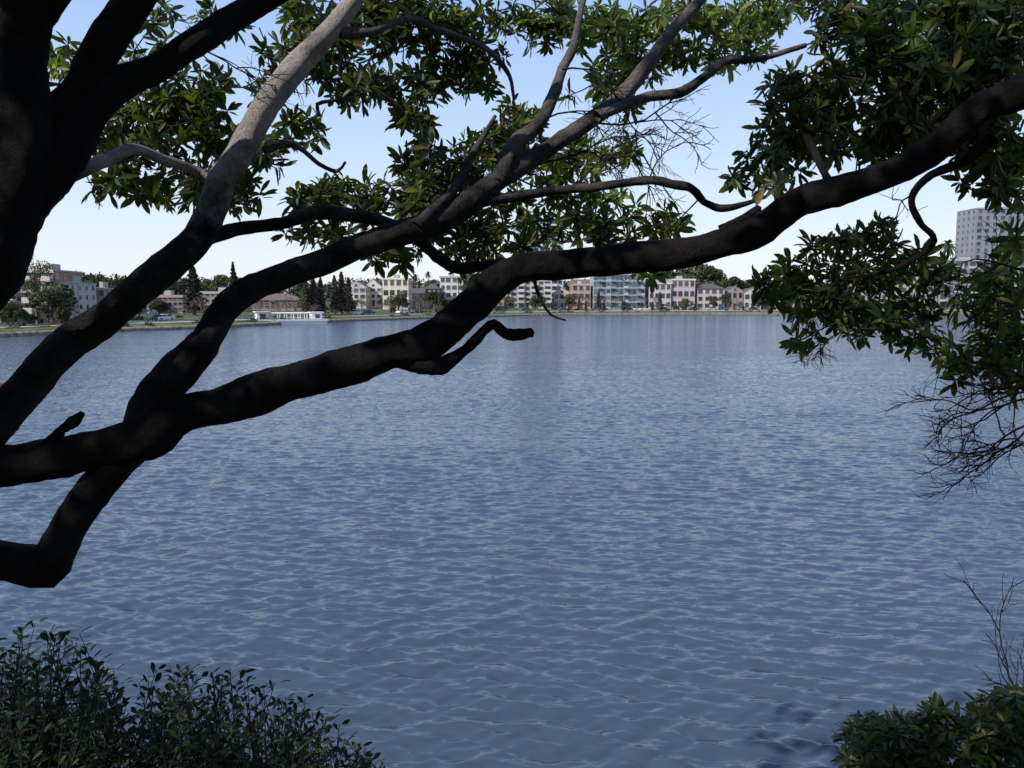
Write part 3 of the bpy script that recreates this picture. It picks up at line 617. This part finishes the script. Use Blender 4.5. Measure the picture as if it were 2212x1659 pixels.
# ------------------------------------------------------------ distant trees
def clump_quads(C,sz):
    n_=len(C); a=rng.normal(0,1,(n_,3)); a/=np.linalg.norm(a,axis=1)[:,None]; b=rng.normal(0,1,(n_,3)); b-=(a*b).sum(1)[:,None]*a; b/=np.linalg.norm(b,axis=1)[:,None]
    s1=(sz*rng.uniform(.5,1.2,n_))[:,None]; s2=s1*.6
    V=np.stack([C-a*s1,C-b*s2*.9,C+a*s1,C+b*s2],1).reshape(-1,3); return V,np.arange(n_*4).reshape(-1,4)
def far_tree_mesh(kind,name):
    tb=Tube()
    if kind=='conifer' or kind=='conifer_b':
        tb.sweep([(0,0,-.5),(0,0,5),(0,0,9.8)],[.28,.18,.04],7)
        n_=2600; t=rng.random(n_)**.75; z=1.0+t*9.0; lay=.75+.25*np.sin(z*7+rng.normal(0,.3,n_)); R_=(1-t)**.8*2.3*lay+.12
        ph=rng.random(n_)*6.28; lob=.8+.2*np.sin(3*ph+z*1.3)+.1*np.sin(7*ph); rr=R_*lob*np.sqrt(rng.uniform(.15,1,n_)); C=np.column_stack([rr*np.cos(ph),rr*np.sin(ph),z-rr*.25])
        V,Q=clump_quads(C,.30); m=M_ftree[2] if kind=='conifer' else M_ftree[3]
    elif kind=='broad':
        tb.sweep([(0,0,-.5),(.1,0,2),(0,.1,4)],[.35,.28,.2],8)
        Cs=[]
        for i in range(16):
            a_=rng.random()*6.28; r_=rng.uniform(.4,3); c=np.array([r_*math.cos(a_),r_*math.sin(a_),rng.uniform(3.0,8-r_*.6)]); R_=rng.uniform(.9,1.7)
            tb.sweep([(0,.1,3.2),(c*.5+np.array([0,0,1.6])),c],[.14,.09,.04],5)
            d_=rng.normal(0,1,(190,3)); d_/=np.linalg.norm(d_,axis=1)[:,None]; Cs.append(c+d_*R_*rng.uniform(.55,1.05,(190,1))*np.array([1,1,.75]))
        V,Q=clump_quads(np.vstack(Cs),.34); m=M_ftree[int(rng.integers(2))]
    elif kind=='euc':
        tb.sweep([(0,0,-.5),(.3,0,5),(-.1,.2,11)],[.4,.3,.15],8); Cs=[]
        for i in range(15):
            a_=rng.random()*6.28; r_=rng.uniform(.8,3.6); c=np.array([r_*math.cos(a_),r_*math.sin(a_),rng.uniform(7,15-r_)]); R_=rng.uniform(.7,1.3)
            tb.sweep([(.1,.1,rng.uniform(5,9)),(c*.5+np.array([0,0,4.5])),c],[.14,.08,.04],5)
            d_=rng.normal(0,1,(95,3)); Cs.append(c+d_*R_*.55)
        V,Q=clump_quads(np.vstack(Cs),.26); m=M_ftree[1]
    elif kind=='bare':
        def rec(p,d_,L,r,lev):
            q=p+d_*L; tb.sweep([p,(p+q)/2+rng.normal(0,.06*L,3),q],[r,r*.85,r*.65],4 if lev<4 else 6)
            if lev>0:
                for i in range(3 if lev>1 else 4):
                    e_=d_+rng.normal(0,.5,3)+np.array([0,0,.12]); e_/=np.linalg.norm(e_); rec(q,e_,L*rng.uniform(.6,.85),r*.6,lev-1)
        rec(np.array([0,0,-.3]),np.array([0,0,1.]),2.2,.2,5)
        V=np.vstack(tb.V);Q=np.vstack(tb.Q); ob=fast_mesh(name,V,Q,mats=[M_bare]); me=ob.data; bpy.data.objects.remove(ob); return me
    elif kind=='palm':
        tb.sweep([(0,0,-.5),(.1,0,5),(.15,0,11)],[.3,.22,.2],8); Vv=[];Qq=[];o_=0
        for i in range(46):
            a_=rng.random()*6.28; el=rng.uniform(-.9,1.2)
            for j in range(6):
                s_=j/5*2.0; zz=11+math.sin(el)*s_-.28*s_*s_; rr=math.cos(el)*s_+.15*s_; c=np.array([.15+rr*math.cos(a_),rr*math.sin(a_),zz]); w_=.3*math.sin(math.pi*min(1,.15+j/5*.85)); sd=np.array([-math.sin(a_),math.cos(a_),0])*w_
                Vv+=[c-sd,c+sd]
                if j: Qq.append((o_-2,o_-1,o_+1,o_))
                o_+=2
        V=np.array(Vv);Q=np.array(Qq); m=M_ftree[0]
    Vt=np.vstack(tb.V);Qt=np.vstack(tb.Q)
    VV=np.vstack([V,Vt]); QQ=np.vstack([Q,Qt+len(V)]); ob=fast_mesh(name,VV,QQ,mats=[m,M_far_bark],mi=[0]*len(Q)+[1]*len(Qt)); me=ob.data; bpy.data.objects.remove(ob); return me
FT={}
for k,nm,c in(('conifer','conifer_tree',2),('conifer_b','redwood_tree',2),('broad','distant_broadleaf_tree',4),('euc','eucalyptus_tree',2),('bare','bare_tree',3),('palm','palm_tree',1)):
    FT[k]=(nm,[far_tree_mesh(k,nm) for _ in range(c)],{'conifer':10.,'conifer_b':10.,'broad':8.6,'euc':15.5,'bare':7.5,'palm':12.}[k])
def ftree(kind,a,btop,D,wide=1.0):
    p_=unproject(a,btop,D); gz=float(ground_z(p_[0],D)[0]); nm,ms,h0=FT[kind]
    ob=bpy.data.objects.new(nm,random.choice(ms)); COL.objects.link(ob); s_=(p_[2]-gz)/h0
    ob.location=(p_[0],D,gz); ob.scale=(s_*wide,s_*wide,s_); ob.rotation_euler=(0,0,random.random()*6.28)
ftree('euc',50,527,172,1.0); ftree('euc',72,535,149,.9); ftree('euc',-30,540,176,1.0); ftree('broad',15,645,143); ftree('broad',100,652,143,.8); ftree('broad',135,655,147,.8); ftree('broad',45,662,139,.8)
for a,b,D in[(212,596,260),(228,602,262),(252,592,262),(265,604,270)]: ftree('conifer',a,b,D,.7)
ftree('conifer',416,576,205,1.5); ftree('conifer',503,566,300,.8); ftree('broad',470,588,290,.9); ftree('conifer',520,600,300,.6); ftree('broad',378,604,270,.9); ftree('broad',445,600,300,.9); ftree('broad',350,610,290,.9)
for a,b,D in[(660,600,222),(676,592,224),(692,600,226),(722,596,230),(737,588,232),(752,600,236)]: ftree('conifer_b',a,b,D,1.0)
for a,b,D in[(340,648,185),(365,655,180),(560,640,208),(590,650,206),(622,642,212),(640,636,214),(455,650,195),(780,640,262),(800,645,265),(900,628,285),(920,636,288),(935,630,290),(958,640,292),(1010,636,300),(1238,632,318),(1255,628,319),(1270,636,318),(1205,640,320),(640,655,205),(1590,640,322),(300,655,178),(1395,640,322),(1420,638,322),(1650,632,322),(1075,636,316)]: ftree('bare',a,b,D,1.15)
for a,b,D in[(30,680,140),(70,676,141),(140,678,150),(175,682,158),(250,680,170),(1030,588,320),(1060,620,318),(980,640,300),(1100,636,316),(1640,630,322),(1540,636,323),(1480,642,323),(1350,648,322),(870,648,280),(850,645,282),(700,655,232),(1700,636,325),(1780,630,325),(1850,640,325),(1960,640,325),(2060,640,325),(2120,640,325),(760,645,250),(480,668,196),(1230,640,320),(1570,630,325),(885,610,330),(940,600,350)]: ftree('broad',a,b,D,.9)
for a,b,D in[(1440,570,372),(1475,565,375),(1505,560,374),(1530,567,373),(1552,578,372),(1590,590,378),(1415,585,373)]: ftree('broad',a,b,D,1.05)
for a,b,D in[(897,590,335),(990,598,320),(2048,515,345),(1990,545,345),(925,585,390),(880,600,380)]: ftree('palm',a,b,D,.8)
for i in range(120):
    k=idx[int(rng.integers(len(idx)))]; d0=float(rng.choice([5,6,10.6,22.5,23,24.5])); q=LP[k]+OUT[k]*d0
    kind=rng.choice(['bare','broad','bare','conifer_b','broad']); nm,ms,h0=FT[kind]; h=rng.uniform(3,8.5) if d0>9 else rng.uniform(2,4.5)
    ob=bpy.data.objects.new(nm,random.choice(ms)); COL.objects.link(ob); s_=h/h0; ob.location=(q[0],q[1],float(np.interp(d0,RR,FH))); ob.scale=(s_*1.1,s_*1.1,s_); ob.rotation_euler=(0,0,random.random()*6.28)
# wooded slope behind
Cs=[]
for i in range(620):
    a=rng.uniform(-400,2600); D=rng.uniform(410,640) if a>900 else rng.uniform(300,600)
    if a<200: D=rng.uniform(240,420)
    x=(a-1106)/FL*D; gz=float(ground_z(x,D)[0]); R_=rng.uniform(2.5,5)
    d_=rng.normal(0,1,(130,3)); d_/=np.linalg.norm(d_,axis=1)[:,None]; Cs.append(np.array([x,D,gz+R_*.8])+d_*R_*rng.uniform(.6,1.1,(130,1)))
V,Q=clump_quads(np.vstack(Cs),1.0); fast_mesh('distant_trees',V,Q,mats=[M_ftree[0]])
# shoreline bushes
Cs=[]
for i in range(230):
    k=idx[int(rng.integers(len(idx)))]; d0=rng.choice([2.5,4,10.5,23,25]); q=LP[k]+OUT[k]*(d0+rng.normal(0,.4)); gz=np.interp(d0,RR,FH); R_=rng.uniform(.4,1.0)
    d_=rng.normal(0,1,(70,3)); Cs.append(np.array([q[0],q[1],gz+R_*.3])+d_*R_*.45*np.array([1.6,1.6,.8]))
V,Q=clump_quads(np.vstack(Cs),.25); fast_mesh('shore_bushes',V,Q,mats=[M_ftree[1]])
# unseen foliage added behind the viewpoint to block sky light on the limbs
Cs=[]
for i in range(150):
    c=np.array([rng.uniform(-24,20),rng.uniform(-11,-5),rng.uniform(4.8,12.0)]); R_=rng.uniform(1.0,1.9)
    d_=rng.normal(0,1,(70,3)); d_/=np.linalg.norm(d_,axis=1)[:,None]; Cs.append(c+d_*R_*rng.uniform(.4,1.05,(70,1)))
V,Q=clump_quads(np.vstack(Cs),.45); fast_mesh('sky_block_foliage',V,Q,mats=[M_ftree[0]])

# ------------------------------------------------------------ cars
def car_meshes():
    bd,gl,wh,hb=Mb(),Mb(),Mb(),Mb()
    prof=[(-2.15,.32),(-2.2,.6),(-2.1,.82),(-1.2,.92),(1.35,.95),(2.1,.88),(2.2,.6),(2.15,.32)]
    n_=len(prof); secs=[(-.88,.0),(-.8,.03),(.8,.03),(.88,.0)]
    vs=[(x,y,z+(dz if z>.7 else 0)) for y,dz in secs for x,z in prof]
    fs=[(s*n_+i,s*n_+(i+1)%n_,(s+1)*n_+(i+1)%n_,(s+1)*n_+i) for s in range(3) for i in range(n_)]+[tuple(range(n_-1,-1,-1)),tuple(range(3*n_,4*n_))]
    bd.add(vs,fs)
    c=[(-1.25,.9),(-.55,1.4),(.85,1.42),(1.6,.93)]
    gl.add([(x,s*(.80 if z<1 else .62),z) for s in(-1,1) for x,z in c],[(0,1,2,3),(7,6,5,4),(0,4,5,1),(2,6,7,3)])
    bd.add([(-.5,-.6,1.405),(.8,-.6,1.43),(.8,.6,1.43),(-.5,.6,1.405),(-.42,-.5,1.46),(.72,-.5,1.47),(.72,.5,1.47),(-.42,.5,1.46)],[(0,3,2,1),(4,5,6,7),(0,1,5,4),(1,2,6,5),(2,3,7,6),(3,0,4,7)])
    for x in(.1,):
        for s in(-1,1): bd.box(x-.05,x+.05,s*.74-.06,s*.74+.06,.95,1.38)
    for x in(-1.35,1.35):
        for s in(-1,1):
            y=s*.82; wh.cyl(x,.33,y-.1,y+.1,.33,.33,14,'y'); hb.cyl(x,.33,y+s*.101-.01,y+s*.101+.01,.18,.18,10,'y')
    hb.box(-2.22,-2.19,-.75,-.45,.6,.75); hb.box(-2.22,-2.19,.45,.75,.6,.75)
    return bd,gl,wh,hb
bd,gl,wh,hb=car_meshes()
cols=[(.6,.6,.6),(.04,.04,.05),(.35,.36,.38),(.3,.04,.04),(.05,.08,.2),(.7,.7,.68),(.12,.13,.13)]
cm=[bd.mesh('car_body',mat('car_paint_%d'%i,c,.3,.03,1,spec=.6)) for i,c in enumerate(cols)]
gm_=gl.mesh('car_windows',M_cglass); wm_=wh.mesh('car_wheels',M_rubber); hm_=hb.mesh('car_hubs',M_conc)
want=[770,800,862,905,960,985,1010,1075,1130,1215,1285,1300,1345,1365,1385,1425,1462,1500,1535,1560,1600,1625,1720,1800,330,360]
pxs={i:1106+FL*(LP[i]+OUT[i]*14)[0]/(LP[i]+OUT[i]*14)[1] for i in idx}
for w_ in want:
    i=min(pxs,key=lambda k:abs(pxs[k]-w_)); q=LP[i]+OUT[i]*13.6; t=tan[i]
    e=empty('parked_car',(q[0]+t[0]*rng.uniform(-.5,.5),q[1],1.34),math.atan2(t[1],t[0])+(math.pi if rng.random()<.5 else 0))
    for nm,me in(('body',random.choice(cm)),('windows',gm_),('wheels',wm_),('hubs',hm_)):
        o_=bpy.data.objects.new(nm,me); COL.objects.link(o_); o_.parent=e
# street lamps
lp=Mb(); lp.cyl(0,0,-.3,.5,.16,.14,8); lp.cyl(0,0,.5,7.6,.08,.05,8); lp.box(-.05,1.6,-.04,.04,7.55,7.63); lp.box(1.1,1.9,-.14,.14,7.46,7.56)
lm=lp.mesh('street_lamp',M_metal)
for w_ in [170,300,480,600,690,770,850,945,1060,1170,1262,1380,1505,1625,1760,1900]:
    i=min(pxs,key=lambda k:abs(pxs[k]-w_)); q=LP[i]+OUT[i]*11.2
    o_=bpy.data.objects.new('street_lamp',lm); COL.objects.link(o_); o_.location=(q[0],q[1],1.27); o_.rotation_euler=(0,0,math.atan2(OUT[i][1],OUT[i][0]))
# lakeside pavilion
i=min(pxs,key=lambda k:abs((1106+FL*LP[k][0]/LP[k][1])-625)); q=LP[i]; e=empty('boat_landing_pavilion',(q[0]+1,q[1]-1,0),math.radians(28))
pv,pr=Mb(),Mb(); pv.box(-8,8,-1,6,-.8,.8); pv.box(-8.2,8.2,-1.2,-.8,.8,1.3)
pv.box(-7.6,-5,2,5,.8,2.9); pv.box(5.2,7.6,2,5,.8,2.7); pr.box(-8,-4.6,1.6,5.4,2.9,3.1); pr.box(4.8,8,1.6,5.4,2.7,2.9)
for x in np.arange(-4,4.6,1.6): pv.cyl(x,2.2,.8,2.5,.14,.12,8); pv.cyl(x,4.6,.8,2.5,.14,.12,8)
for y in(2.2,4.6): pr.box(-4.5,4.6,y-.1,y+.1,2.5,2.7)
for x in np.arange(-4.4,4.6,.6): pr.box(x-.05,x+.05,1.7,5.1,2.7,2.84)
op=Mb(); op.box(-7,-5.6,1.95,2.1,.9,2.5); op.box(5.9,7.0,1.95,2.1,1.4,2.3)
pv.obj('terrace',M_white,e); pr.obj('pergola',M_white,e); op.obj('openings',M_glass,e)
# canoe, far left
cn=Mb(); secs=[]; N=11
for j in range(N):
    t=j/(N-1)*2-1; w_=.42*(1-t*t)**.6+.01; zz=.28+.22*t**4; secs+=[(t*2.4,-w_,zz),(t*2.4,-w_*.7,.02+.2*t**4),(t*2.4,w_*.7,.02+.2*t**4),(t*2.4,w_,zz)]
cn.add(secs,[(j*4+c,j*4+c+1,(j+1)*4+c+1,(j+1)*4+c) for j in range(N-1) for c in range(3)])
o_=cn.obj('canoe',mat('canoe_orange',(.35,.15,.06),.5,.1,1)); pz=unproject(-58,836,54); o_.location=(pz[0],54,-.1)

# ------------------------------------------------------------ light, sky, camera
el=math.asin(S[2]); az=math.atan2(S[0],S[1])
w=bpy.data.worlds.new('World'); sc.world=w; w.use_nodes=True; n=w.node_tree.nodes; l=w.node_tree.links
bg=n['Background']; sk=n.new('ShaderNodeTexSky'); sk.sky_type='NISHITA'; sk.sun_disc=False; sk.sun_elevation=el; sk.sun_rotation=az
sk.air_density=1.0; sk.dust_density=.3; sk.ozone_density=2
tc=n.new('ShaderNodeTexCoord'); sx=n.new('ShaderNodeSeparateXYZ'); l.new(tc.outputs['Generated'],sx.inputs[0])
rp=n.new('ShaderNodeValToRGB'); l.new(sx.outputs['Z'],rp.inputs['Fac'])
st=[(0,(.88,.93,.98)),(.08,(.78,.88,1.0)),(.18,(.58,.75,1.0)),(.36,(.36,.55,.96)),(1,(.12,.2,.44))]
while len(rp.color_ramp.elements)<len(st): rp.color_ramp.elements.new(.5)
for e_,(ps,c) in zip(rp.color_ramp.elements,st): e_.position=ps; e_.color=c+(1,)
sv=n.new('ShaderNodeVectorMath'); sv.operation='SCALE'; sv.inputs['Scale'].default_value=1.04/.14; l.new(rp.outputs[0],sv.inputs[0])
mx=n.new('ShaderNodeMix'); mx.data_type='RGBA'; mx.inputs[0].default_value=.88; l.new(sk.outputs[0],mx.inputs[6]); l.new(sv.outputs[0],mx.inputs[7])
l.new(mx.outputs[2],bg.inputs['Color']); bg.inputs['Strength'].default_value=.14
sd=bpy.data.lights.new('sun','SUN'); sd.energy=5.0; sd.angle=math.radians(.5); sd.color=(1,.96,.9)
so=bpy.data.objects.new('sun',sd); COL.objects.link(so); so.rotation_euler=Vector(S).to_track_quat('Z','Y').to_euler(); so.location=(-20,-20,30)
cd=bpy.data.cameras.new('camera'); cd.lens=28; cd.sensor_width=36; cd.clip_start=.05; cd.clip_end=9000
co=bpy.data.objects.new('camera',cd); COL.objects.link(co); co.location=EYE; co.rotation_euler=(math.radians(90)-TH,0,0); sc.camera=co
sc.view_settings.view_transform='Standard'; sc.view_settings.look='None'; sc.view_settings.exposure=0; sc.view_settings.gamma=1
